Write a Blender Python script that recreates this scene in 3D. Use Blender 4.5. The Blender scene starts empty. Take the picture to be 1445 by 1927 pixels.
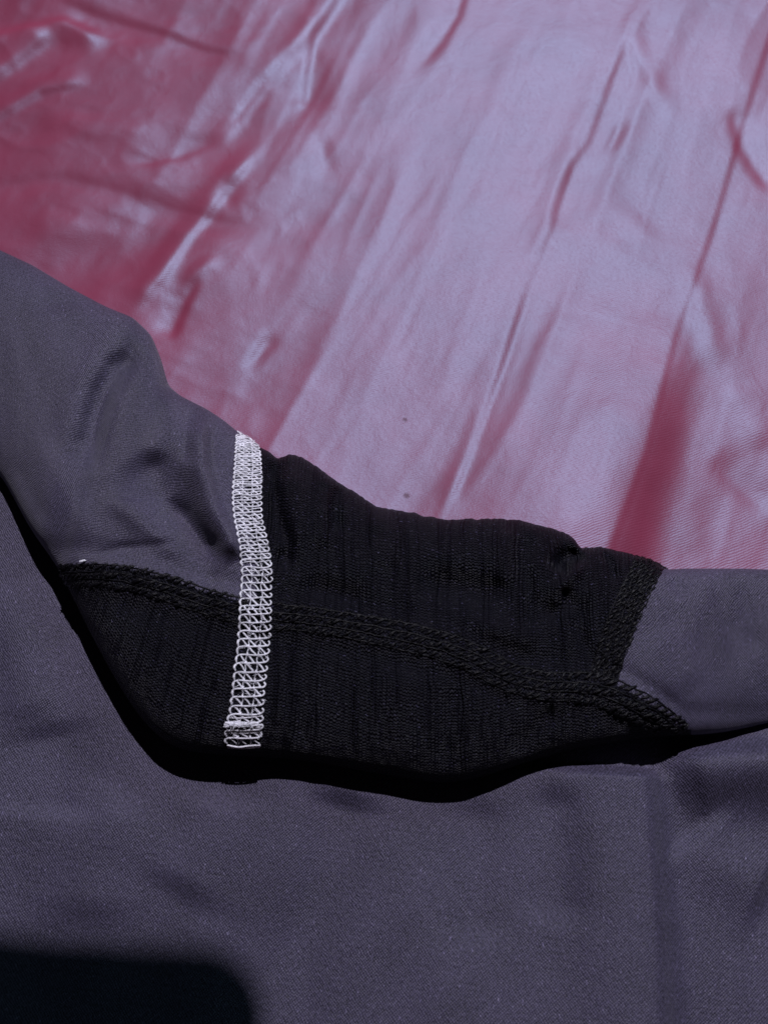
import bpy, math, random
import numpy as np
from mathutils import Vector
random.seed(7)
RNG = np.random.default_rng(11)
scene = bpy.context.scene
MM = 0.001
# ------------------------------------------------------------------ camera
PITCH = math.radians(68.0)
DIST = 210.0                      # mm from lens to the cloth at picture centre
FPX = 1702.0                      # focal length in photograph pixels (photograph 1445 x 1927)
PW, PH = 1445.0, 1927.0
FWD = np.array([0.0, math.cos(PITCH), -math.sin(PITCH)])
RGT = np.array([1.0, 0.0, 0.0])
UPV = np.array([0.0, math.sin(PITCH), math.cos(PITCH)])
CAM = -FWD * DIST
cd = bpy.data.cameras.new('camera')
cam = bpy.data.objects.new('camera', cd)
scene.collection.objects.link(cam)
cam.location = Vector(CAM * MM)
cam.rotation_euler = (math.pi / 2 - PITCH, 0, 0)
cd.sensor_fit = 'HORIZONTAL'
cd.sensor_width = 36.0
cd.lens = 36.0 * FPX / PW
cd.clip_start = 0.005
cd.clip_end = 50.0
cd.dof.use_dof = True
cd.dof.focus_distance = 0.196
cd.dof.aperture_fstop = 20.0
scene.camera = cam
# ------------------------------------------------------------------ world, lamps, exposure
w = bpy.data.worlds.new('World')
scene.world = w
w.use_nodes = True
bg = w.node_tree.nodes['Background']
bg.inputs[0].default_value = (0.6, 0.5, 0.6, 1)
bg.inputs[1].default_value = 0.012
LAMP_EL = math.radians(58.0)
LAMP = np.array([0.12, math.cos(LAMP_EL), math.sin(LAMP_EL)]) * 1300.0
ld = bpy.data.lights.new('room_lamp', 'POINT')
ld.energy = 62.0
ld.color = (0.93, 0.88, 1.0)
ld.shadow_soft_size = 0.009
lo = bpy.data.objects.new('room_lamp', ld)
lo.location = Vector(LAMP * MM)
scene.collection.objects.link(lo)
ad = bpy.data.lights.new('cool_fill', 'AREA')  # unseen cool fill light, added to tint the satin sheen at top right
ad.shape = 'RECTANGLE'
ad.size = 0.55
ad.size_y = 0.4
ad.energy = 1.8
ad.color = (0.4, 0.86, 1.0)
ao = bpy.data.objects.new('cool_fill', ad)
ao.location = (0.58, 1.10, 0.84)
ao.rotation_euler = (Vector((0.05, 0.1, 0)) - ao.location).to_track_quat('-Z', 'Y').to_euler()
scene.collection.objects.link(ao)
scene.view_settings.view_transform = 'Standard'
scene.view_settings.look = 'None'
scene.view_settings.gamma = 1.0
scene.view_settings.exposure = 0.0
scene.view_settings.use_curve_mapping = False

# ------------------------------------------------------------------ helpers
def rays(px, py):
    px = np.asarray(px, float); py = np.asarray(py, float)
    a = ((px - PW / 2) / FPX)[..., None]; b = ((py - PH / 2) / FPX)[..., None]
    return FWD + RGT * a - UPV * b

def at(px, py, z):
    """point (mm) of height z that the photograph shows at pixel px, py"""
    d = rays(px, py)
    z = np.asarray(z, float)
    k = (z - CAM[2]) / d[..., 2]
    return CAM + d * k[..., None]

def vnoise(x, y, seed=0):
    g = np.random.default_rng(seed).random((64, 64)) * 2 - 1
    xi = np.floor(x).astype(int); yi = np.floor(y).astype(int)
    fx = x - xi; fy = y - yi
    fx = fx * fx * fx * (fx * (fx * 6 - 15) + 10); fy = fy * fy * fy * (fy * (fy * 6 - 15) + 10)
    g00 = g[xi % 64, yi % 64]; g10 = g[(xi + 1) % 64, yi % 64]
    g01 = g[xi % 64, (yi + 1) % 64]; g11 = g[(xi + 1) % 64, (yi + 1) % 64]
    return (g00 * (1 - fx) + g10 * fx) * (1 - fy) + (g01 * (1 - fx) + g11 * fx) * fy

def stroke(X, Y, pts, amp, wl, wr=None, taper=0.25):
    """asymmetric fold of height amp along a polyline; wl / wr are the widths left / right of it"""
    if wr is None: wr = wl
    pts = np.asarray(pts, float)
    seg = np.diff(pts, axis=0); L = np.hypot(seg[:, 0], seg[:, 1]); cum = np.concatenate([[0], np.cumsum(L)])
    best = np.full(X.shape, 1e9); sd = np.zeros(X.shape); al = np.zeros(X.shape)
    for k in range(len(seg)):
        ax, ay = pts[k]; dx, dy = seg[k] / L[k]
        t = np.clip((X - ax) * dx + (Y - ay) * dy, 0, L[k])
        ex = X - ax - t * dx; ey = Y - ay - t * dy
        d = np.hypot(ex, ey)
        m = d < best
        best[m] = d[m]
        sd[m] = np.sign(dx * ey - dy * ex)[m]
        al[m] = (cum[k] + t)[m]
    al = al / cum[-1]
    tp = np.clip(np.minimum(al, 1 - al) / max(taper, 1e-6), 0, 1); tp = tp * tp * (3 - 2 * tp)
    wd = np.where(sd > 0, wr, wl)
    return amp * np.exp(-(best / wd) ** 2) * tp

def make_mesh(name, V, F, mat, parent=None, uv=None, smooth=True):
    me = bpy.data.meshes.new(name)
    V = np.asarray(V, float) * MM
    F = np.asarray(F, np.int32)
    n = F.shape[1]
    me.vertices.add(len(V)); me.vertices.foreach_set('co', V.astype(np.float32).ravel())
    me.loops.add(F.size); me.loops.foreach_set('vertex_index', F.ravel())
    me.polygons.add(len(F))
    me.polygons.foreach_set('loop_start', np.arange(0, F.size, n, dtype=np.int32))
    me.polygons.foreach_set('use_smooth', np.full(len(F), smooth, dtype=bool))
    if uv is not None:
        l = me.uv_layers.new(name='UVMap')
        l.data.foreach_set('uv', np.asarray(uv, np.float32)[F.ravel()].ravel())
    me.update(calc_edges=True); me.validate()
    if mat: me.materials.append(mat)
    o = bpy.data.objects.new(name, me)
    scene.collection.objects.link(o)
    if parent: o.parent = parent
    return o

def grid_faces(n, m):
    i, j = np.meshgrid(np.arange(n - 1), np.arange(m - 1), indexing='ij')
    a = i * m + j
    return np.stack([a, a + 1, a + m + 1, a + m], -1).reshape(-1, 4)

def compact(V, uv, F):
    used = np.unique(F); remap = np.full(len(V), -1); remap[used] = np.arange(len(used))
    return V[used], uv[used], remap[F]

def smooth1(a, s):
    if s <= 0: return a
    r = int(3 * s); k = np.exp(-0.5 * (np.arange(-r, r + 1) / s) ** 2); k /= k.sum()
    return np.convolve(np.pad(a, r, mode='edge'), k, 'valid')

# ------------------------------------------------------------------ node helpers
class N:
    def __init__(s, name):
        s.m = bpy.data.materials.new(name); s.m.use_nodes = True; s.t = s.m.node_tree
        s.b = s.t.nodes['Principled BSDF']; s.o = s.t.nodes['Material Output']
    def n(s, kind, **kw):
        x = s.t.nodes.new(kind)
        for k, v in kw.items(): setattr(x, k, v)
        return x
    def put(s, sock, v):
        if hasattr(v, 'is_output') or isinstance(v, bpy.types.NodeSocket): s.t.links.new(v, sock)
        else: sock.default_value = v
    def math(s, op, a, b=0.0, c=0.0, clamp=False):
        x = s.n('ShaderNodeMath', operation=op, use_clamp=clamp)
        s.put(x.inputs[0], a); s.put(x.inputs[1], b); s.put(x.inputs[2], c)
        return x.outputs[0]
    def uv(s):
        return s.n('ShaderNodeUVMap').outputs[0]
    def sep(s, v):
        x = s.n('ShaderNodeSeparateXYZ'); s.put(x.inputs[0], v); return x.outputs
    def comb(s, a, b, c=0.0):
        x = s.n('ShaderNodeCombineXYZ'); s.put(x.inputs[0], a); s.put(x.inputs[1], b); s.put(x.inputs[2], c); return x.outputs[0]
    def noise(s, vec, scale, detail=2.0, rough=0.5, dist=0.0):
        x = s.n('ShaderNodeTexNoise'); s.put(x.inputs['Vector'], vec); x.inputs['Scale'].default_value = scale
        x.inputs['Detail'].default_value = detail; x.inputs['Roughness'].default_value = rough
        x.inputs['Distortion'].default_value = dist
        return x.outputs[0]
    def ramp(s, f, lo, hi, a=0.0, b=1.0):
        x = s.n('ShaderNodeMapRange'); s.put(x.inputs[0], f)
        for i, v in zip((1, 2, 3, 4), (lo, hi, a, b)): x.inputs[i].default_value = v
        return x.outputs[0]
    def mix(s, f, a, b):
        x = s.n('ShaderNodeMix', data_type='RGBA'); s.put(x.inputs[0], f); s.put(x.inputs[6], a); s.put(x.inputs[7], b); return x.outputs[2]
    def bump(s, h, strength, dist=0.0003):
        x = s.n('ShaderNodeBump'); s.put(x.inputs['Height'], h); x.inputs['Strength'].default_value = strength
        x.inputs['Distance'].default_value = dist
        return x.outputs[0]

def grey_knit():
    M = N('grey_jersey'); uv = M.uv(); u, v, _ = M.sep(uv)
    w1 = M.math('MULTIPLY', M.math('SUBTRACT', M.noise(uv, 0.35, 3), 0.5), 0.8)
    uu = M.math('ADD', u, w1); vv = M.math('ADD', v, w1)
    su = M.math('SINE', M.math('MULTIPLY', uu, 2 * math.pi / 0.60))
    sv = M.math('SINE', M.math('MULTIPLY', vv, 2 * math.pi / 0.62))
    weave = M.math('MULTIPLY', su, sv)
    streak = M.noise(M.comb(M.math('MULTIPLY', u, 2.6), M.math('MULTIPLY', v, 1.0)), 1.0, 3, 0.7)
    mott = M.noise(uv, 0.09, 4, 0.6)
    fine = M.noise(uv, 1.75, 2, 0.75)
    h = M.math('ADD', M.math('MULTIPLY', weave, 0.5), M.math('MULTIPLY', streak, 1.4))
    h = M.math('ADD', h, M.math('MULTIPLY', fine, 1.2))
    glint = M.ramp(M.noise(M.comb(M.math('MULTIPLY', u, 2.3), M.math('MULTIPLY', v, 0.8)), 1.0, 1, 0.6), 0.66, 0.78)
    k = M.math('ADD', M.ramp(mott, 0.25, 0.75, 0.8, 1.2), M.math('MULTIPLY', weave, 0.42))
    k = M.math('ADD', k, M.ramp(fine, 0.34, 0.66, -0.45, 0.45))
    k = M.math('ADD', k, M.math('MULTIPLY', glint, 1.8))  # thread glints painted into the base colour
    x = M.n('ShaderNodeVectorMath', operation='SCALE'); x.inputs[0].default_value = (0.058, 0.051, 0.091); M.put(x.inputs['Scale'], k)
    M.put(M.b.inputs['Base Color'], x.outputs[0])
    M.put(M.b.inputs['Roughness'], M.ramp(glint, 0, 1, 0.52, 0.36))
    M.b.inputs['Specular IOR Level'].default_value = 0.45
    M.b.inputs['Sheen Weight'].default_value = 0.12
    M.b.inputs['Sheen Roughness'].default_value = 0.4
    M.put(M.b.inputs['Normal'], M.bump(h, 0.55, 0.00022))
    return M.m

def black_knit():
    M = N('black_ribbed_knit'); uv = M.uv(); u, v, _ = M.sep(uv)
    w1 = M.math('MULTIPLY', M.math('SUBTRACT', M.noise(uv, 0.25, 3), 0.5), 2.0)
    w2 = M.math('MULTIPLY', M.math('SUBTRACT', M.noise(uv, 1.1, 2), 0.5), 0.35)
    vv = M.math('ADD', M.math('ADD', v, w1), w2)
    su = M.math('SINE', M.math('MULTIPLY', M.math('ADD', u, w2), 2 * math.pi / 0.72))
    ph = M.math('MULTIPLY', su, 1.1)
    sv = M.math('SINE', M.math('ADD', M.math('MULTIPLY', vv, 2 * math.pi / 0.62), ph))
    # ribs: irregular lengthwise lines that wander with the cloth
    u = M.math('ADD', u, M.math('ADD', M.math('MULTIPLY', M.math('SUBTRACT', M.noise(uv, 0.055, 2), 0.5), 4.0), M.math('MULTIPLY', w2, 0.8)))
    rib = M.noise(M.comb(u, M.math('MULTIPLY', v, 0.03)), 0.62, 3, 0.75)
    ribm = M.ramp(rib, 0.50, 0.62)
    lines = M.math('MULTIPLY', M.math('SINE', M.math('MULTIPLY', u, 2 * math.pi / 0.95)), ribm)
    h = M.math('ADD', M.math('MULTIPLY', sv, 0.55), M.math('MULTIPLY', lines, 1.3))
    h = M.math('ADD', h, M.math('MULTIPLY', M.noise(uv, 1.9, 2, 0.7), 1.6))
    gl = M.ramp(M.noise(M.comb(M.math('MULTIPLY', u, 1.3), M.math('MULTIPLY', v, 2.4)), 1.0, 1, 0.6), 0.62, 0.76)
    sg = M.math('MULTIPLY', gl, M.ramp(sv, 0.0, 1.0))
    k = M.math('ADD', M.math('ADD', M.ramp(sv, -1, 1, 0.6, 1.25), M.math('MULTIPLY', sg, 14.0)), M.math('MULTIPLY', lines, 0.3))  # highlights on the knit loops brightened in the colour itself
    x = M.n('ShaderNodeVectorMath', operation='SCALE'); x.inputs[0].default_value = (0.0062, 0.0057, 0.0112); M.put(x.inputs['Scale'], k)
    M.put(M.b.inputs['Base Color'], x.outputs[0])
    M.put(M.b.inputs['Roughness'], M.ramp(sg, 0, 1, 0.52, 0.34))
    M.b.inputs['Specular IOR Level'].default_value = 0.2
    M.put(M.b.inputs['Normal'], M.bump(h, 0.9, 0.0003))
    return M.m

def thread(name, col, rough, spec, var=0.25):
    M = N(name); tc = M.n('ShaderNodeTexCoord').outputs['Object']
    nz = M.noise(tc, 2600.0, 2, 0.7)
    nl = M.noise(tc, 420.0, 2, 0.6)
    k = M.math('ADD', M.ramp(nz, 0.3, 0.7, 1 - var, 1 + var), M.ramp(nl, 0.3, 0.7, -var, var))
    x = M.n('ShaderNodeVectorMath', operation='SCALE'); x.inputs[0].default_value = col; M.put(x.inputs['Scale'], k)
    M.put(M.b.inputs['Base Color'], x.outputs[0])
    M.b.inputs['Roughness'].default_value = rough
    M.b.inputs['Specular IOR Level'].default_value = spec
    M.put(M.b.inputs['Normal'], M.bump(nz, 0.6, 0.0002))
    return M.m

def satin_mat():
    M = N('shot_satin'); uv = M.uv(); u, v, _ = M.sep(uv)
    big = M.noise(uv, 0.035, 4, 0.6)
    warp = M.math('MULTIPLY', M.math('SUBTRACT', M.noise(uv, 0.2, 3), 0.5), 0.8)
    rows = M.math('SINE', M.math('MULTIPLY', M.math('ADD', M.math('ADD', M.math('MULTIPLY', v, 0.9), M.math('MULTIPLY', u, -0.35)), warp), 2 * math.pi / 0.55))
    slub = M.noise(M.comb(M.math('MULTIPLY', u, 0.35), M.math('MULTIPLY', v, 3.0)), 1.0, 3, 0.65)
    fine = M.noise(uv, 2.2, 2, 0.6)
    crump = M.noise(uv, 0.16, 4, 0.55, 0.6)
    col = M.mix(M.ramp(big, 0.3, 0.7), (0.24, 0.031, 0.067, 1), (0.305, 0.043, 0.09, 1))
    # two small brown stains
    stain = None
    for sx, sy, sr in STAINS:
        d = M.n('ShaderNodeVectorMath', operation='DISTANCE'); M.put(d.inputs[0], uv); d.inputs[1].default_value = (sx, sy, 0)
        dd = M.math('ADD', d.outputs['Value'], M.math('MULTIPLY', fine, 0.9))
        f = M.ramp(dd, sr * 0.5 + 0.4, sr + 0.5, 0.55, 0.0)
        col = M.mix(f, col, (0.06, 0.025, 0.025, 1))
        stain = f if stain is None else M.math('ADD', stain, f)
    h = M.math('ADD', M.math('MULTIPLY', rows, 0.05), M.math('MULTIPLY', slub, 0.25))
    h = M.math('ADD', h, M.math('MULTIPLY', fine, 0.2))
    h = M.math('ADD', h, M.math('MULTIPLY', crump, 0.7))
    nrm = M.bump(h, 0.5, 0.0003)
    M.put(M.b.inputs['Base Color'], col)
    M.b.inputs['Roughness'].default_value = 0.75
    M.b.inputs['Specular IOR Level'].default_value = 0.0
    M.put(M.b.inputs['Normal'], nrm)
    g = M.n('ShaderNodeBsdfAnisotropic' if hasattr(bpy.types, 'ShaderNodeBsdfAnisotropic') else 'ShaderNodeBsdfGlossy')
    g.distribution = 'GGX'
    g.inputs['Color'].default_value = (0.21, 0.60, 0.84, 1)
    g.inputs['Roughness'].default_value = 0.48
    M.put(g.inputs['Normal'], nrm)
    r = M.n('ShaderNodeBsdfAnisotropic' if hasattr(bpy.types, 'ShaderNodeBsdfAnisotropic') else 'ShaderNodeBsdfGlossy')
    r.distribution = 'GGX'
    r.inputs['Color'].default_value = (1.0, 0.25, 0.28, 1)
    r.inputs['Roughness'].default_value = 0.42
    M.put(r.inputs['Normal'], nrm)
    m1 = M.n('ShaderNodeMixShader'); m1.inputs[0].default_value = 0.08
    M.t.links.new(g.outputs[0], m1.inputs[1]); M.t.links.new(r.outputs[0], m1.inputs[2])
    m2 = M.n('ShaderNodeMixShader'); M.put(m2.inputs[0], M.ramp(stain, 0, 0.55, 0.112, 0.045))
    M.t.links.new(M.b.outputs[0], m2.inputs[1]); M.t.links.new(m1.outputs[0], m2.inputs[2])
    M.t.links.new(m2.outputs[0], M.o.inputs[0])
    return M.m

# ------------------------------------------------------------------ satin sheet
def axis(lo, hi, step, ext):
    a = list(np.arange(lo, hi + step / 2, step)); g = step
    l, r = [], []
    x = lo
    while x > -ext: g *= 1.25; x -= g; l.append(x)
    g = step; x = hi
    while x < ext: g *= 1.25; x += g; r.append(x)
    return np.array(l[::-1] + a + r)

def P0(pts): return [tuple(at(x, y, 0.0)[:2]) for x, y in pts]

def build_satin():
    gx = axis(-175, 190, 0.8, 900); gy = axis(-30, 210, 0.8, 900)
    X, Y = np.meshgrid(gx, gy, indexing='ij')
    Z = np.zeros_like(X)
    # broad waviness running away from the camera, and crumple to the left
    A = X * 0.93 - Y * 0.37; B = Y * 0.93 + X * 0.37       # across / along the run of the creases
    def bend(t, L, k): return k * L * L * np.log(np.cosh(np.clip(t / L, -30, 30)))
    ff = np.clip((Y + 30) / 60, 0, 1); ff = ff * ff * (3 - 2 * ff)
    Z += ff * bend(np.maximum(X - 5, 0), 90, 0.0010) - bend(np.minimum(X + 16, 0), 80, 0.0007) + bend(np.maximum(Y - 45, 0), 110, 0.0014) + bend(np.minimum(Y - 40, 0), 60, 0.0017)
    def ridged(sa, sb, sd): return -np.abs(vnoise(A / sa + 0.6 * vnoise(A / (2 * sa), B / (2 * sb), sd + 50), B / sb, sd))
    Z += 0.9 * vnoise(A / 34, B / 95, 3)
    rf = 0.45 + 0.55 * np.clip((X + 70) / 60, 0, 1)
    Z += rf * (0.50 * ridged(17, 60, 4) + 0.17 * ridged(8, 26, 5) + 0.06 * ridged(3.6, 13, 9))
    Z += 0.05 * ridged(22, 15, 6) + 0.05 * vnoise(X / 7, Y / 6, 10)
    lf = np.clip((-X - 5 + Y * 0.12) / 60, 0, 1)
    Z += lf * (0.9 * vnoise((X * 0.8 + Y * 0.6) / 30, (Y * 0.8 - X * 0.5) / 16, 7) + 0.34 * ridged(16, 10, 8) + 0.12 * ridged(6, 4.5, 12))
    S = [
     # the pleat on the right: left lip high, red slope falling away to the right
     ([(1470, -80), (1440, 60), (1392, 215), (1332, 440), (1262, 640), (1205, 860), (1143, 1025), (1100, 1150)], 0.5, 22.0, 0.6, .02),
     ([(1300, 530), (1262, 640), (1205, 860), (1143, 1025), (1100, 1150), (1060, 1300), (1030, 1450)], 3.3, 24.0, 6.6, .45),
     ([(1300, 700), (1262, 800), (1225, 920), (1190, 1050)], -1.0, 5, 7.0, .3),
     ([(1360, 230), (1385, 300), (1445, 390)], -1.0, 2.0, 3.5, .2),
     ([(1290, 500), (1330, 640), (1345, 720)], 0.8, 3.0, 3.0, .3),
     ([(1370, 720), (1400, 800), (1445, 860)], 0.7, 3.0, 5.0, .3),
     ([(1330, 860), (1400, 930), (1460, 980)], -0.8, 3.0, 5.0, .3),
     # the long pinched crease left of it
     ([(1180, 60), (1130, 200), (1100, 280), (1070, 320), (1030, 440), (1000, 510), (970, 600), (930, 720), (880, 860), (850, 930), (815, 1000)], 0.45, 2.6, 0.7, .08),
     ([(1010, 480), (985, 560), (950, 680), (905, 800), (860, 920), (835, 985)], -0.3, .7, 1.4, .2),
     ([(1090, 300), (1060, 370), (1035, 440)], -0.7, 2.0, 3.4, .3),
     ([(1170, 240), (1150, 280), (1130, 310)], -0.5, 1.2, 1.6, .4),
     ([(1190, 20), (1175, 110), (1210, 180), (1270, 270)], 0.5, 2.0, 2.6, .3),
     ([(1100, 380), (1180, 420), (1240, 490)], 0.35, 3.0, 3.0, .4),
     # the second, softer crease
     ([(985, 80), (950, 190), (925, 240), (850, 390), (810, 480), (760, 590), (700, 710), (660, 800)], 0.22, 3.0, 1.2, .12),
     # leaf shaped red grooves, top middle
     ([(596, 95), (545, 135), (495, 180), (455, 225), (425, 265)], -1.0, 1.6, 3.2, .3),
     ([(665, -10), (640, 40), (600, 95), (590, 150), (580, 210), (545, 240)], -1.1, 1.6, 4.2, .2),
     ([(700, -40), (600, 75), (480, 200), (400, 290)], 0.7, 3.5, 2.0, .1),
     ([(600, 250), (612, 310), (622, 350)], -0.6, 2.4, 2.4, .4),
     ([(875, -10), (855, 65), (825, 105), (770, 170)], -0.9, 3.4, 1.6, .3),
     # left of the middle
     ([(500, 270), (400, 380), (350, 440), (300, 520), (225, 600)], 0.9, 3.8, 1.6, .2),
     ([(440, 330), (420, 365), (400, 385)], -0.6, 2.0, 3.4, .4),
     ([(375, 510), (345, 560), (310, 640)], -0.8, 4.2, 1.4, .25),
     ([(520, 610), (490, 655), (455, 700)], -0.5, 1.5, 2.0, .4),
     ([(420, 475), (370, 510), (330, 560)], 0.5, 2.0, 2.0, .3),
     # crumples at the left
     ([(-60, 330), (0, 345), (120, 335), (250, 370), (390, 412), (520, 440)], -0.5, 3.2, 2.0, .2),
     ([(100, 30), (200, 62), (300, 90), (400, 125), (490, 140)], -0.6, 3.8, 1.8, .2),
     ([(-60, 110), (40, 90), (130, 75), (220, 110)], 1.3, 4.0, 2.6, .2),
     ([(-60, 175), (0, 148), (60, 112), (110, 80)], 1.2, 2.0, 5.5, .2),
     ([(-60, 245), (0, 220), (80, 180), (180, 165)], 0.9, 1.6, 4.0, .2),
     ([(230, 312), (330, 298), (420, 262)], -0.4, 1.6, 3.0, .3),
     ([(60, 225), (200, 250), (330, 260)], 0.6, 4.0, 3.0, .3),
     ([(20, 400), (150, 430), (280, 440)], 0.5, 4.0, 3.0, .3),
    ]
    # many faint creases fanning away from the garment
    rr = np.random.default_rng(5)
    for k in range(46):
        t = rr.random(); x0 = 380 + 1150 * t; y0 = rr.uniform(60, 1050); L = rr.uniform(90, 420)
        sl = 0.62 - 0.30 * t + rr.normal(0, 0.10); bow = rr.normal(0, 9)
        pts = [(x0, y0), (x0 + sl * L * .5 + bow, y0 - L * .5), (x0 + sl * L, y0 - L)]
        wv = rr.uniform(0.5, 1.5)
        S.append((pts, (-1 if rr.random() < .45 else 1) * rr.uniform(0.06, 0.20) * wv, wv * rr.uniform(.6, 2.6), wv, .4))
    for pts, amp, wl, wr, tp in S:
        Z += stroke(X, Y, P0(pts), amp * (1 if abs(amp) > 3 or max(p[0] for p in pts) < 530 else 0.62), wl * 1.1, (wl if wr is None else wr) * 1.1, tp)
    under = np.clip((-Y - 22) / 30, 0, 1); under = under * under * (3 - 2 * under)        # pressed flat below the garment
    Z = Z * (1 - under) - 0.8 * under
    V = np.stack([X, Y, Z], -1).reshape(-1, 3)
    uv = np.stack([X, Y], -1).reshape(-1, 2)
    o = make_mesh('satin_sheet', V, grid_faces(len(gx), len(gy))[:, ::-1], satin_mat(), uv=uv)
    o['label'] = 'crumpled pink and lilac shot satin cloth spread behind the grey garment'
    o['category'] = 'cloth'
    return o

STAINS = [(float(p[0]), float(p[1]), r) for p, r in ((at(762, 786, 0), 0.7), (at(765, 932, 0), 0.9))]
satin = build_satin()

# ------------------------------------------------------------------ the garment
root = bpy.data.objects.new('sports_leggings', None)
scene.collection.objects.link(root)
root['label'] = 'grey stretch garment turned inside out with black ribbed gusset and white ladder stitching'
root['category'] = 'leggings'
MG = grey_knit(); MB = black_knit()
MW = thread('white_thread', (0.83, 0.83, 0.90), 0.6, 0.3, 0.22)
MK = thread('black_thread', (0.0046, 0.0042, 0.0062), 0.42, 0.22, 0.35)

# outline of the raised fold: upper and lower edge in photograph pixels
TOP = [(-700, 330), (-300, 365), (-120, 415), (-40, 452), (0, 470), (60, 498), (130, 540), (200, 577), (250, 597), (285, 630), (305, 680), (316, 725),
       (340, 745), (390, 770), (420, 790), (447, 812), (470, 828), (490, 842), (507, 850), (521, 863), (533, 858), (548, 854), (570, 862),
       (600, 880), (630, 903), (665, 925), (690, 940), (706, 952), (740, 958), (790, 968), (825, 976), (870, 978), (920, 976), (965, 977),
       (1000, 985), (1040, 995), (1068, 1006), (1085, 1018), (1094, 1033), (1106, 1031), (1125, 1028), (1165, 1037), (1200, 1045),
       (1230, 1057), (1253, 1072), (1290, 1070), (1340, 1070), (1400, 1070), (1445, 1072), (1600, 1080), (2200, 1120)]
BOT = [(-700, 560), (-300, 700), (-120, 805), (-40, 860), (0, 890), (25, 935), (55, 992), (85, 1035), (106, 1062), (130, 1110), (150, 1152), (168, 1188),
       (190, 1230), (232, 1305), (268, 1358), (310, 1400), (350, 1415), (390, 1420), (430, 1422), (460, 1424), (490, 1426), (505, 1427), (525, 1428),
       (560, 1432), (605, 1438), (650, 1446), (685, 1452), (706, 1457), (740, 1463), (790, 1471), (825, 1475), (870, 1472), (920, 1460), (965, 1444),
       (1005, 1431), (1045, 1420), (1075, 1412), (1095, 1408), (1108, 1405), (1122, 1402), (1145, 1399), (1185, 1393), (1225, 1388),
       (1258, 1385), (1290, 1384), (1325, 1383), (1365, 1378), (1410, 1369), (1450, 1359), (1600, 1335), (2200, 1280)]
KU = np.array([(a[0] + b[0]) / 2 for a, b in zip(TOP, BOT)], float)
UF = np.arange(-700, 2201, 2.0)
def fine(vals, s): return smooth1(np.interp(UF, KU, vals), s)
TX = fine([p[0] for p in TOP], 2.2); TY = fine([p[1] for p in TOP], 2.2)
BX = fine([p[0] for p in BOT], 9); BY = fine([p[1] for p in BOT], 9)
jag = (UF > 488) & (UF < 1258)
TY = TY + jag * (2.0 * vnoise(UF / 15, UF * 0 + .5, 41) + 1.4 * vnoise(UF / 6, UF * 0 + .5, 42))
ZT = smooth1(np.interp(UF, [-700, -200, 0, 150, 300, 450, 700, 900, 1100, 1250, 1445, 2200], [4, 7, 10, 13, 15, 15, 14, 13, 12, 11, 8, 5]), 20)
ZB = smooth1(np.interp(UF, [-700, -200, 0, 60, 130, 250, 400, 600, 800, 1000, 1200, 1290, 1340, 1445, 2200], [3, 3, 4.5, 7.5, 9.0, 8, 6.2, 4.6, 3.8, 4.4, 5.4, 6.0, 4.6, 3.0, 2.6]), 12)
DB = smooth1(np.interp(UF, [-700, -200, 0, 200, 450, 800, 1100, 1290, 1445, 2200], [4, 7, 9, 11, 11, 10.5, 9.5, 8, 5, 4]), 20)

MAIN = [(90, 1082), (110, 1084), (180, 1082), (240, 1088), (310, 1106), (380, 1130), (450, 1150), (520, 1160), (600, 1168), (680, 1182), (760, 1198), (840, 1218),
        (900, 1243), (960, 1276), (1020, 1292), (1080, 1293), (1120, 1296), (1160, 1310), (1200, 1330), (1240, 1354), (1290, 1392)]
MAINW = [(90, 22), (180, 24), (300, 27), (450, 28), (600, 26), (760, 30), (900, 31), (1000, 30), (1100, 32), (1200, 34), (1290, 28)]
WHITE = [(462, 815, 17), (465, 832, 20), (467, 850, 23), (467, 880, 25), (466, 905, 26), (465, 940, 26.5), (467, 975, 26), (475, 1010, 27), (481, 1045, 28), (485, 1080, 28), (482, 1115, 29),
         (481, 1150, 30), (480, 1190, 29.5), (476, 1230, 30), (471, 1270, 30), (467, 1310, 30), (465, 1340, 31), (460, 1368, 34), (459, 1390, 34), (459, 1410, 32)]
RIGHT = [(1225, 1052, 30), (1216, 1075, 31), (1197, 1110, 32), (1181, 1145, 31), (1167, 1180, 30), (1155, 1215, 30), (1145, 1245, 29), (1134, 1290, 28)]
def y_main(px): return np.interp(px, [p[0] for p in MAIN], [p[1] for p in MAIN])
def x_white(py): return np.interp(py, [p[1] for p in WHITE], [p[0] for p in WHITE])
def x_right(py): return np.interp(py, [p[1] for p in RIGHT], [p[0] + 27 for p in RIGHT])

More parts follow.
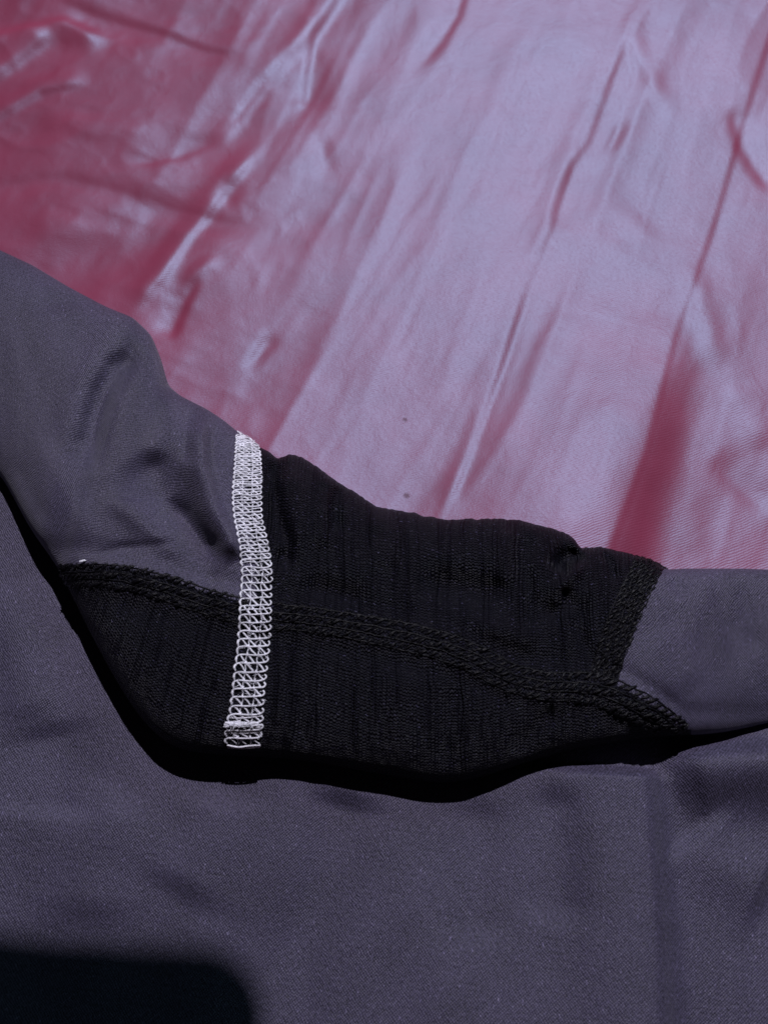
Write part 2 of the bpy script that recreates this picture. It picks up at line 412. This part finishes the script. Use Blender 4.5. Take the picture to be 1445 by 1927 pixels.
FOLDS = [
 # grey panel on the left
 ([(290, 665), (250, 672), (220, 695), (195, 740), (180, 790), (168, 850), (175, 900)], -3.8, 22, 32, .25),
 ([(240, 640), (190, 680), (150, 760), (120, 860)], 0.9, 34, 30, .3),
 ([(316, 720), (318, 770), (300, 830), (285, 880)], 1.0, 26, 22, .25),
 ([(385, 775), (376, 820), (380, 880), (400, 950), (430, 1010), (452, 1060)], 3.3, 15, 32, .15),
 ([(360, 770), (352, 830), (350, 880)], -1.0, 20, 12, .3),
 ([(250, 850), (280, 890), (310, 940), (290, 980)], -2.2, 46, 46, .35),
 ([(300, 945), (345, 975), (380, 1020), (420, 1065)], -3.0, 24, 28, .3),
 ([(180, 930), (240, 960), (300, 1010), (350, 1045)], 0.9, 26, 22, .3),
 ([(155, 1062), (185, 1044), (230, 1030), (300, 1024), (370, 1012)], -0.45, 9, 12, .3),
 ([(40, 582), (110, 568), (180, 566), (250, 590)], -0.6, 22, 16, .3),
 ([(60, 800), (100, 880), (150, 980), (170, 1040)], 0.7, 30, 30, .3),
 ([(20, 850), (50, 920), (100, 1000)], -0.6, 18, 18, .3),
 # black gusset above the seam
 ([(521, 855), (512, 900), (522, 960), (545, 1030), (530, 1080)], -1.6, 14, 20, .15),
 ([(545, 870), (560, 920), (560, 1000), (545, 1060)], 0.9, 20, 26, .2),
 ([(600, 880), (625, 915), (610, 960), (600, 1040)], 0.8, 16, 14, .2),
 ([(636, 905), (628, 950), (640, 1010)], -0.9, 12, 12, .25),
 ([(706, 955), (730, 1000), (720, 1080)], 0.7, 22, 22, .25),
 ([(760, 1085), (850, 1105), (920, 1115), (970, 1150)], -1.9, 34, 40, .35),
 ([(560, 1100), (620, 1110), (700, 1130)], -1.0, 24, 20, .3),
 ([(1000, 990), (985, 1060), (1000, 1120), (1010, 1200)], -0.9, 16, 18, .2),
 ([(960, 985), (950, 1050), (945, 1110)], 0.7, 18, 18, .2),
 ([(1094, 1030), (1080, 1045), (1062, 1052), (1045, 1080)], -2.3, 14, 20, .3),
 ([(1100, 1048), (1085, 1075), (1050, 1110), (1040, 1160)], 1.2, 14, 14, .25),
 ([(1090, 1115), (1050, 1140), (1010, 1165)], -1.3, 24, 26, .35),
 ([(1130, 1030), (1150, 1060), (1160, 1100)], -0.8, 8, 8, .3),
 ([(1110, 1110), (1090, 1180), (1110, 1250)], -0.9, 14, 14, .3),
 ([(880, 1180), (960, 1190), (1020, 1220)], 1.0, 26, 24, .3),
 # black lower panel
 ([(230, 1140), (270, 1250), (310, 1350), (330, 1410)], 0.8, 30, 40, .25),
 ([(560, 1200), (570, 1300), (560, 1420)], -0.5, 26, 26, .25),
 ([(760, 1240), (750, 1330), (760, 1450)], 0.6, 40, 40, .25),
 ([(860, 1270), (850, 1360), (830, 1460)], -0.6, 24, 24, .25),
 ([(1060, 1330), (1010, 1370), (960, 1420)], -0.8, 20, 20, .25),
 # grey panel on the right
 ([(1260, 1085), (1280, 1110), (1290, 1130)], -0.8, 14, 12, .3),
 ([(1330, 1080), (1345, 1110), (1380, 1200), (1400, 1300)], -0.6, 26, 16, .3),
 ([(1390, 1085), (1410, 1150), (1430, 1240)], -0.8, 10, 22, .25),
 ([(1220, 1180), (1250, 1240), (1300, 1310)], 0.8, 50, 50, .3),
]
NU, NT, NB, NK = 900, 190, 22, 16
uu = np.concatenate([np.linspace(-690, -60, 70)[:-1], np.linspace(-60, 1500, NU), np.linspace(1500, 2190, 70)[1:]])
tt = 0.5 - 0.5 * np.cos(np.linspace(0, math.pi, NT))
tt = 0.55 * tt + 0.45 * np.linspace(0, 1, NT)
def lp(a, u): return np.interp(u, UF, a)
def fold_point(u, t):
    """t < 0: back of the fold, 0..1: the face, t > 1: the cloth turned under"""
    u = np.asarray(u, float); t = np.asarray(t, float)
    tc = np.clip(t, 0, 1)
    back = np.clip(-t, 0, 1); tuck = np.clip(t - 1, 0, 1)
    te = tc + 0.05 * np.sin(back * math.pi / 2) * 1.0 - 0.22 * (tuck ** 1.3)
    px = lp(TX, u) * (1 - te) + lp(BX, u) * te; py = lp(TY, u) * (1 - te) + lp(BY, u) * te
    zt, zb, D = lp(ZT, u), lp(ZB, u), lp(DB, u)
    z = zt * (1 - tc) + zb * tc
    z = np.where(back > 0, zt + (0.6 - zt) * back, z)
    z = np.where(tuck > 0, zb + (2.6 - zb) * tuck, z)
    p = at(px, py, z)
    q = np.clip(1 - np.abs(2 * tc - 1) ** 3.2, 0, 1) ** (1 / 3.2)
    wgt = np.clip(q * 3, 0, 1)
    d = D * q
    fx, fy = px, py
    e = np.zeros(np.shape(px))
    for pts, amp, wl, wr, tp in FOLDS: e = e + stroke(fx, fy, pts, (1.15 if max(p[0] for p in pts) < 480 else 0.9 if min(p[0] for p in pts) > 1215 else 1.7) * amp, wl, wr, tp)
    e = e + 0.35 * vnoise(fx / 75, fy / 120, 21) + 0.12 * vnoise(fx / 26, fy / 60, 22)
    # the seams are thick and draw the cloth in
    sm = (fy - y_main(fx)) / 30.0
    e = e + 0.4 * np.exp(-sm ** 2) - 0.45 * np.exp(-((np.abs(sm) - 1.7) / .6) ** 2) + 0.25 * vnoise(fx / 22, fy * 0 + 3.3, 23) * np.exp(-(sm / 2.2) ** 2)
    d = d + e * wgt
    dr = rays(px, py); dr = dr / np.linalg.norm(dr, axis=-1)[..., None]
    return p - dr * d[..., None], px, py

tcol = np.concatenate([-np.linspace(1, 0, NB + 1)[:-1], tt, 1 + np.linspace(0, 1, NK + 1)[1:]])
U2, T2 = np.meshgrid(uu, tcol, indexing='ij')
POS, _, _ = fold_point(U2, T2)
# texture coordinates in mm of cloth
mid = NB + NT // 2
du = np.linalg.norm(np.diff(POS[:, mid], axis=0), axis=1); ucoord = np.concatenate([[0], np.cumsum(du)])
dv = np.linalg.norm(np.diff(POS, axis=1), axis=2); vcoord = np.concatenate([np.zeros((len(uu), 1)), np.cumsum(dv, axis=1)], axis=1)
vcoord -= vcoord[:, mid:mid + 1]
UVG = np.stack([np.repeat(ucoord[:, None], len(tcol), 1), vcoord], -1).reshape(-1, 2)
VV = POS.reshape(-1, 3)
FF = grid_faces(len(uu), len(tcol))[:, ::-1]
fu = U2.reshape(-1)[FF].mean(1); ft = np.clip(T2.reshape(-1)[FF].mean(1), 0, 1)
fpx = lp(TX, fu) * (1 - ft) + lp(BX, fu) * ft; fpy = lp(TY, fu) * (1 - ft) + lp(BY, fu) * ft
below = (fpy > y_main(fpx) - 19) & (fpx > 96) & (fpx < 1300)
left = fpx < x_white(fpy)
rightm = fpx > x_right(fpy)
def panel(name, mask, mat, label=None):
    v, uv, f = compact(VV, UVG, FF[mask])
    o = make_mesh(name, v, f, mat, root, uv)
    if label: o['label'] = label
    return o
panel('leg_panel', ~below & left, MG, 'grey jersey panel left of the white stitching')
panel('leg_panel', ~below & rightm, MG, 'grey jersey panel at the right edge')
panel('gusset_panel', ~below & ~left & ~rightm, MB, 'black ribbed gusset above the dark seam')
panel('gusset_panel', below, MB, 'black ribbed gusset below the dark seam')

# the layer lying underneath
def build_back_panel():
    gx = axis(-120, 125, 0.7, 330); n2 = 230
    ub = np.linspace(-690, 2190, 600)
    te = 0.55
    bp = at(lp(TX, ub) * (1 - te) + lp(BX, ub) * te, lp(TY, ub) * (1 - te) + lp(BY, ub) * te, np.full(ub.shape, 2.0))
    yb = np.interp(gx, bp[:, 0], bp[:, 1])
    s = np.linspace(0, 1, n2)
    ylow = -128.0
    X = np.repeat(gx[:, None], n2, 1); Y = yb[:, None] * (1 - s) + ylow * s
    Y = np.where(s[None, :] > 0.999, Y, Y)
    Z = 2.0 + 1.9 * vnoise(X / 24 + Y / 160, Y / 55, 31) + 0.4 * vnoise(X / 10 + Y / 70, Y / 34, 32)
    B = [
     ([(1188, 1440), (1196, 1600), (1205, 1750), (1215, 2040)], 5.6, 18.0, 5.0, .06),
     ([(1225, 1470), (1290, 1450), (1340, 1442), (1420, 1438), (1700, 1450)], 6.8, 8.0, 4.2, .2),
     ([(1290, 1560), (1340, 1620), (1450, 1680)], 0.9, 7.0, 7.0, .2),
     ([(650, 1480), (610, 1640), (560, 1780), (520, 2000)], -0.8, 6, 9.0, .1),
     ([(1040, 1470), (1055, 1600), (1040, 1760)], -0.5, 6.0, 5.0, .2),
     ([(420, 1480), (400, 1560), (330, 1700)], 0.5, 9.0, 9.0, .25),
     ([(900, 1490), (890, 1650), (900, 1800)], -0.5, 7.0, 6.0, .2),
     ([(100, 1360), (110, 1450), (90, 1550)], -0.6, 9.0, 9.0, .2),
     ([(10, 1100), (60, 1250), (80, 1380)], 0.6, 7.0, 7.0, .2),
     ([(250, 1480), (180, 1600), (160, 1760)], 0.5, 9.0, 9.0, .25),
    ]
    for pts, amp, wl, wr, tp in B:
        w2 = [tuple(at(a, b, 2.0)[:2]) for a, b in pts]
        Z = Z + stroke(X, Y, w2, amp * (1 if abs(amp) > 3 else 2.6), wl, wr, tp)
    Z = np.maximum(Z + 1.2, 0.9)
    a = math.radians(8)
    uv = np.stack([X * math.cos(a) - Y * math.sin(a), X * math.sin(a) + Y * math.cos(a)], -1).reshape(-1, 2)
    return make_mesh('back_panel', np.stack([X, Y, Z], -1).reshape(-1, 3), grid_faces(len(gx), n2), MG, root, uv)
build_back_panel()['label'] = 'flat grey jersey layer lying under the raised gusset'

# ------------------------------------------------------------------ seams
def to_ut(px, py):
    u, t = float(px), 0.5
    for _ in range(60):
        tx, ty, bx, by = lp(TX, u), lp(TY, u), lp(BX, u), lp(BY, u)
        t = (py - ty) / (by - ty)
        u += 0.6 * (px - (tx * (1 - t) + bx * t))
    return u, t

class Seam:
    """lattice on the cloth along a seam: look up a point by distance along (mm), across (-1..1), lift (mm)"""
    lift = 0.0; lift_at = 0.0
    def __init__(s, ctr, half, perp, ends=(0, 0)):
        ctr = np.asarray(ctr, float); half = np.asarray(half, float)
        seg = np.hypot(*np.diff(ctr, axis=0).T); c = np.concatenate([[0], np.cumsum(seg)])
        n = int(c[-1] / 3) + 2; q = np.linspace(0, c[-1], n)
        cx = smooth1(np.interp(q, c, ctr[:, 0]), 3); cy = smooth1(np.interp(q, c, ctr[:, 1]), 3); hw = np.interp(q, c, half)
        tx = np.gradient(cx); ty = np.gradient(cy); ll = np.hypot(tx, ty); tx /= ll; ty /= ll
        nx, ny = (-ty, tx)
        if perp == 'x': nx, ny = np.ones(n), np.zeros(n)
        sg = 1.0 if (nx.mean() > 0 if perp == 'x' else True) else -1.0
        J = np.linspace(-1, 1, 9)
        ut = np.array([[to_ut(cx[i] + nx[i] * hw[i] * j, cy[i] + ny[i] * hw[i] * j) for j in J] for i in range(n)])
        UU, TT = ut[..., 0], ut[..., 1]
        if ends[0]:      # carry on over the ridge
            ex = -np.linspace(0.02, 0.5, ends[0])[::-1]
            UU = np.concatenate([np.repeat(UU[:1], ends[0], 0), UU]); TT = np.concatenate([np.repeat(ex[:, None], 9, 1), np.maximum(TT, 0.0)])
        if ends[1]:
            ex = 1 + np.linspace(0.02, 0.6, ends[1])
            UU = np.concatenate([UU, np.repeat(UU[-1:], ends[1], 0)]); TT = np.concatenate([np.minimum(TT, 1.0), np.repeat(ex[:, None], 9, 1)])
        s.G, _, _ = fold_point(UU, np.clip(TT, -0.6, 1.7))
        m = s.G[:, 4]; s.c = np.concatenate([[0], np.cumsum(np.linalg.norm(np.diff(m, axis=0), axis=1))]); s.len = s.c[-1]
        a = np.gradient(s.G, axis=0); b = np.gradient(s.G, axis=1)
        nr = np.cross(a, b); nr /= np.linalg.norm(nr, axis=-1)[..., None] + 1e-9
        tocam = CAM - s.G
        flip = np.sign((nr * tocam).sum(-1).mean()); s.Nn = nr * flip
    def p(s, a, x, h):
        a = min(max(a, 0.0), s.len - 1e-6); i = np.searchsorted(s.c, a) - 1; i = max(0, min(i, len(s.c) - 2))
        f = (a - s.c[i]) / (s.c[i + 1] - s.c[i] + 1e-9)
        y = (min(max(x, -1.15), 1.15) + 1) * 4; j = int(min(max(math.floor(y), 0), 7)); g = y - j
        h = h + s.lift * math.exp(-((a - s.lift_at) / 2.6) ** 2)
        def L(A): return (A[i, j] * (1 - f) + A[i + 1, j] * f) * (1 - g) + (A[i, j + 1] * (1 - f) + A[i + 1, j + 1] * f) * g
        return L(s.G) + L(s.Nn) * h

class Tubes:
    def __init__(s): s.V = []; s.F = []
    def add(s, pts, rad, sides=5, sub=3):
        pts = np.asarray(pts, float); n = len(pts)
        if sub > 1 and n > 2:       # catmull-rom
            P = np.concatenate([[2 * pts[0] - pts[1]], pts, [2 * pts[-1] - pts[-2]]]); out = []
            for i in range(n - 1):
                a, b, c, d = P[i], P[i + 1], P[i + 2], P[i + 3]
                for k in range(sub):
                    t = k / sub
                    out.append(.5 * ((2 * b) + (c - a) * t + (2 * a - 5 * b + 4 * c - d) * t * t + (-a + 3 * b - 3 * c + d) * t ** 3))
            out.append(pts[-1]); 
            rad = np.interp(np.linspace(0, 1, len(out)), np.linspace(0, 1, n), np.broadcast_to(rad, (n,)))
            pts = np.array(out); n = len(pts)
        else: rad = np.broadcast_to(rad, (n,))
        tg = np.gradient(pts, axis=0); tg /= np.linalg.norm(tg, axis=1)[:, None] + 1e-9
        ref = np.array([0.05, 0.3, 0.95]); b0 = len(s.V)
        for i in range(n):
            x = np.cross(tg[i], ref); x /= np.linalg.norm(x) + 1e-9; y = np.cross(x, tg[i])
            for k in range(sides):
                an = 2 * math.pi * k / sides
                s.V.append(pts[i] + (x * math.cos(an) + y * math.sin(an)) * rad[i])
        for i in range(n - 1):
            for k in range(sides):
                k2 = (k + 1) % sides; o = b0 + i * sides
                s.F.append((o + k, o + k2, o + sides + k2, o + sides + k))
    def build(s, name, mat, parent): return make_mesh(name, s.V, s.F, mat, parent)

def jit(a): return random.uniform(-a, a)

# white ladder stitching ------------------------------------------------
def white_seam():
    S = Seam([(p[0], p[1]) for p in WHITE], [p[2] for p in WHITE], 'x', (8, 0))
    cr = fold_point(*[np.array([k]) for k in to_ut(481, 1153)])[0][0]
    S.lift = 0.55; S.lift_at = S.c[np.argmin(np.linalg.norm(S.G[:, 4] - cr, axis=1))]
    base = Tubes()                           # the two lines of needle thread that run under the rungs
    pitch = 1.5; A_ = []; a = 0.25
    while a < S.len - 1.3:
        A_.append(a); a += 1.12 + 0.5 * min(1.0, max(0.0, (a - 0.25 * S.len) / (0.3 * S.len)))
    n = len(A_)
    for x0 in (-0.36, 0.34):
        pts = [S.p(a, x0 + 0.05 * math.sin(a * 1.3 + x0) + jit(.03), 0.12 + 0.05 * math.sin(a * 2 * math.pi / pitch)) for a in np.arange(0.3, S.len - 0.4, 0.8)]
        base.add(pts, 0.105, 5, 2)
    part = base.build('white_seam', MW, root)
    part['label'] = 'white ladder stitching running down the gusset'
    R = 0.185
    for i in range(n):
        a = A_[i] + jit(0.09); pitch = (A_[i + 1] - A_[i]) if i + 1 < n else 1.5; b = a + pitch
        w = Tubes()
        sk = jit(0.16); hh = 0.18 + jit(.06)
        # rung with its turn at the right edge
        w.add([S.p(a + 0.55 + jit(.08), -0.98, 0.10), S.p(a + 0.15, -0.93, hh), S.p(a - 0.02 + sk * .5, -0.62, hh + .06), S.p(a + 0.05, -0.2 + jit(.05), hh + .12),
               S.p(a + 0.02 - sk, 0.25, hh + .10), S.p(a - 0.06 - sk, 0.66, hh + .08), S.p(a - 0.25, 0.92, hh), S.p(a - 0.75, 1.0 + jit(.03), 0.14), S.p(a - 1.15, 0.9, 0.06)], R * random.uniform(.88, 1.08), 6, 3)
        # second, thinner ply lying beside the rung
        if i < 0.58 * n or random.random() < .2: w.add([S.p(a + 0.5 * pitch + jit(.1), -0.95, 0.06), S.p(a + 0.42 * pitch + jit(.12), -0.5 + jit(.1), 0.2), S.p(a + 0.5 * pitch + jit(.15), 0.05, 0.24), S.p(a + 0.4 * pitch + jit(.12), .5 + jit(.1), 0.22), S.p(a + 0.2 * pitch, 0.97, 0.08)], R * random.uniform(.5, .72), 5, 2)
        for q in range(4):     # loose fibres
            c0 = S.p(a + jit(.8), jit(1.0), random.uniform(.2, .5)); dv_ = np.array([jit(.6), jit(.4), jit(.2)])
            w.add([c0 - dv_, c0 + np.array([jit(.12), jit(.12), .12]), c0 + dv_], .05, 4, 2)
        # bead at the left edge
        w.add([S.p(a + 0.2, -1.0 + jit(.03), 0.08), S.p(a + 0.85, -1.03 + jit(.03), 0.2), S.p(b - 0.1, -0.95, 0.1)], (R * .8, R * 1.45, R * .8), 6, 3)
        # slanting looper threads
        for x0, x1 in ((-0.78, -0.36), (-0.3, 0.16), (0.4, 0.84)):
            if random.random() < 0.06: continue
            w.add([S.p(a + 0.1, x0 + jit(.05), 0.16), S.p(a + pitch * .5 + jit(.1), (x0 + x1) / 2 + jit(.05), 0.17), S.p(b - 0.05, x1 + jit(.05), 0.12)], R * random.uniform(.8, 1.15), 5, 2)
        # needle thread crossing the rung
        for x0 in (-0.34, 0.34):
            w.add([S.p(a - 0.35, x0 + jit(.04), 0.1), S.p(a, x0 + jit(.03), hh + 0.25), S.p(a + 0.4, x0 + jit(.05), 0.1)], R * .8, 5, 2)
        w.build('stitch', MW, part)
    # fuzzy bar tack near the lower end
    t = Tubes(); a0 = S.len - 5.2
    for k in range(26):
        y = jit(.5)
        t.add([S.p(a0 + y, -1.05 + jit(.12), .25 + jit(.1)), S.p(a0 + y * .6 + jit(.2), -0.5, .5 + jit(.15)), S.p(a0 + y * .5 + jit(.2), 0.1, .42 + jit(.2)), S.p(a0 + y + jit(.2), .72 + jit(.2), .3)], 0.17, 5, 2)
    for k in range(26):
        x = random.uniform(-1.0, .75); y = jit(.5); c = S.p(a0 + y, x, .45)
        t.add([c, c + np.array([jit(.4), jit(.4), .25]), c + np.array([jit(.7), jit(.7), .2])], 0.09, 4, 2)
    t.build('bar_tack', MW, part)
    e = Tubes()
    for k in range(3):
        e.add([S.p(S.len - .7 + k * .25, -0.95, .2), S.p(S.len - .5 + k * .2 + jit(.2), -0.3, .35), S.p(S.len - .55 + k * .25 + jit(.2), .3, .3), S.p(S.len - .7 + k * .2, .95, .2)], R, 5, 3)
    e.build('thread_end', MW, part)
white_seam()

# dark flat seams -----------------------------------------------------------
def dark_seam(label, ctr, half, perp, rows, pitch, rad, slant, ends=(0, 0), size=lambda f: 1.0):
    S = Seam(ctr, half, perp, ends)
    base = Tubes()
    for x0 in np.linspace(-0.96, 0.96, rows + 1):
        pts = [S.p(a, x0 + jit(.05), 0.02 + jit(.06)) for a in np.arange(0.1, S.len - 0.1, 0.9)]
        base.add(pts, rad * .62, 5, 2)
    part = base.build('dark_seam', MK, root); part['label'] = label
    n = int((S.len - .4) / pitch)
    for i in range(n):
        a = 0.2 + i * pitch
        w = Tubes()
        sm = size(a / S.len)
        for r in range(rows):
            x = -0.8 + 1.6 * r / (rows - 1) + jit(.13); aa = a + jit(.35) + (0.5 * pitch if r % 2 else 0)
            hx = 0.92 / rows; s = slant * random.uniform(.7, 1.25); rr = rad * sm * random.uniform(.75, 1.2)
            h0 = jit(.08) - 0.02
            for q in (-1, 1):      # two plies side by side make one flat lump
                o = q * rr * 0.55
                w.add([S.p(aa - s * .8 + o, x + hx * 1.0, h0 - .12), S.p(aa - s * .3 + o, x + hx * (.45 + jit(.15)), h0 + rr * .7), S.p(aa + s * .25 + o, x - hx * (.35 + jit(.15)), h0 + rr * .7), S.p(aa + s * .85 + o, x - hx * 1.0, h0 - .12)],
                      np.array([.5, .8, .8, .45]) * rr, 5, 2)
            for q in range(3):     # loose fibres
                c0 = S.p(aa + jit(.8), x + jit(hx), h0 + rr * random.uniform(.6, 1.2)); dv_ = np.array([jit(.7), jit(.5), jit(.3)])
                w.add([c0 - dv_ * .6, c0 + np.array([jit(.12), jit(.12), .14]), c0 + dv_ * .6], .065, 4, 2)
        w.build('stitch', MK, part)
mc = [(112, 1084)] + [p for p in MAIN if p[0] > 112]; mh = np.interp([p[0] for p in mc], [p[0] for p in MAINW], [p[1] * 0.88 for p in MAINW])
dark_seam('dark flat seam crossing the whole gusset', mc, mh, 'n', 3, 1.6, 0.275, 1.1, (0, 0), lambda f: 1.0 if f < .25 else (0.72 if f < .78 else .9))
dark_seam('dark flat seam at the right end of the gusset', [(p[0], p[1]) for p in RIGHT], [p[2] for p in RIGHT], 'x', 5, 1.3, 0.195, 0.8, (6, 0))

# white lint caught above the left end of the dark seam
l = Tubes()
c = POS[np.argmin(np.abs(uu - to_ut(155, 1056)[0])), NB + int(np.argmin(np.abs(tt - to_ut(155, 1056)[1])))]
cc = CAM - c; cc /= np.linalg.norm(cc)
for k in range(9):
    q = c + cc * 0.5 + np.array([jit(.3), jit(.15), 0])
    l.add([q - np.array([.45, .1, 0]), q + cc * .25, q + np.array([.45, .12 + jit(.2), 0])], 0.13, 5, 2)
lo_ = l.build('lint', MW, None)
lo_['label'] = 'tiny tuft of white lint caught above the dark seam'
lo_['category'] = 'lint'

# ------------------------------------------------------------------ the phone held over the cloth (throws the shadow at lower left)
def build_phone():
    Q = at(512, 1772, 2.0)
    k = (262.0 - Q[2]) / (LAMP[2] - Q[2])
    corner = Q + (LAMP - Q) * k
    W_, H_, T_, R_ = 76.0, 160.0, 8.4, 9.5
    def outline(inset, z):
        pts = []
        for cx, cy, a0 in ((-R_, -R_, 0), (-W_ + R_, -R_, 90), (-W_ + R_, -H_ + R_, 180), (-R_, -H_ + R_, 270)):
            for a in np.linspace(a0, a0 + 90, 9):
                pts.append((cx + (R_ - inset) * math.cos(math.radians(a)), cy + (R_ - inset) * math.sin(math.radians(a)), z))
        return pts
    M = N('phone_glass'); M.b.inputs['Base Color'].default_value = (0.012, 0.012, 0.014, 1); M.b.inputs['Roughness'].default_value = 0.25
    M2 = N('phone_edge'); M2.b.inputs['Base Color'].default_value = (0.05, 0.05, 0.055, 1); M2.b.inputs['Roughness'].default_value = 0.4; M2.b.inputs['Metallic'].default_value = 0.8
    M, M2 = M.m, M2.m
    def slab(name, rings, mat, parent):
        V = [p for r in rings for p in r]; n = len(rings[0]); me = bpy.data.meshes.new(name)
        F = [tuple(range(n))[::-1]] + [(i * n + j, i * n + (j + 1) % n, (i + 1) * n + (j + 1) % n, (i + 1) * n + j) for i in range(len(rings) - 1) for j in range(n)]
        F.append(tuple(range((len(rings) - 1) * n, len(rings) * n)))
        me.from_pydata([tuple(c * MM for c in v) for v in V], [], F); me.materials.append(mat)
        o = bpy.data.objects.new(name, me); scene.collection.objects.link(o); o.parent = parent
        return o
    e = bpy.data.objects.new('phone', None); scene.collection.objects.link(e)
    e.location = Vector(corner * MM); e.rotation_euler = (0, 0, math.radians(-2.2))
    e['label'] = 'dark phone held above the cloth, throwing the square cornered shadow'
    e['category'] = 'phone'
    slab('body', [outline(1.2, 0), outline(0.2, 1.2), outline(0, 2.5), outline(0, T_ - 2.5), outline(.2, T_ - 1.2), outline(1.2, T_)], M2, e)
    slab('screen', [outline(2.0, T_ + .02), outline(2.2, T_ + .25)], M, e)
    def disc(cx, cy, r, z0, z1): return [[(cx + r * math.cos(a), cy + r * math.sin(a), z) for a in np.linspace(0, 2 * math.pi, 25)[:-1]] for z in (z0, z1)]
    for i in range(3): slab('lens', disc(-14, -16 - 15 * i, 5.5, -1.6, -0.02), M, e)
build_phone()
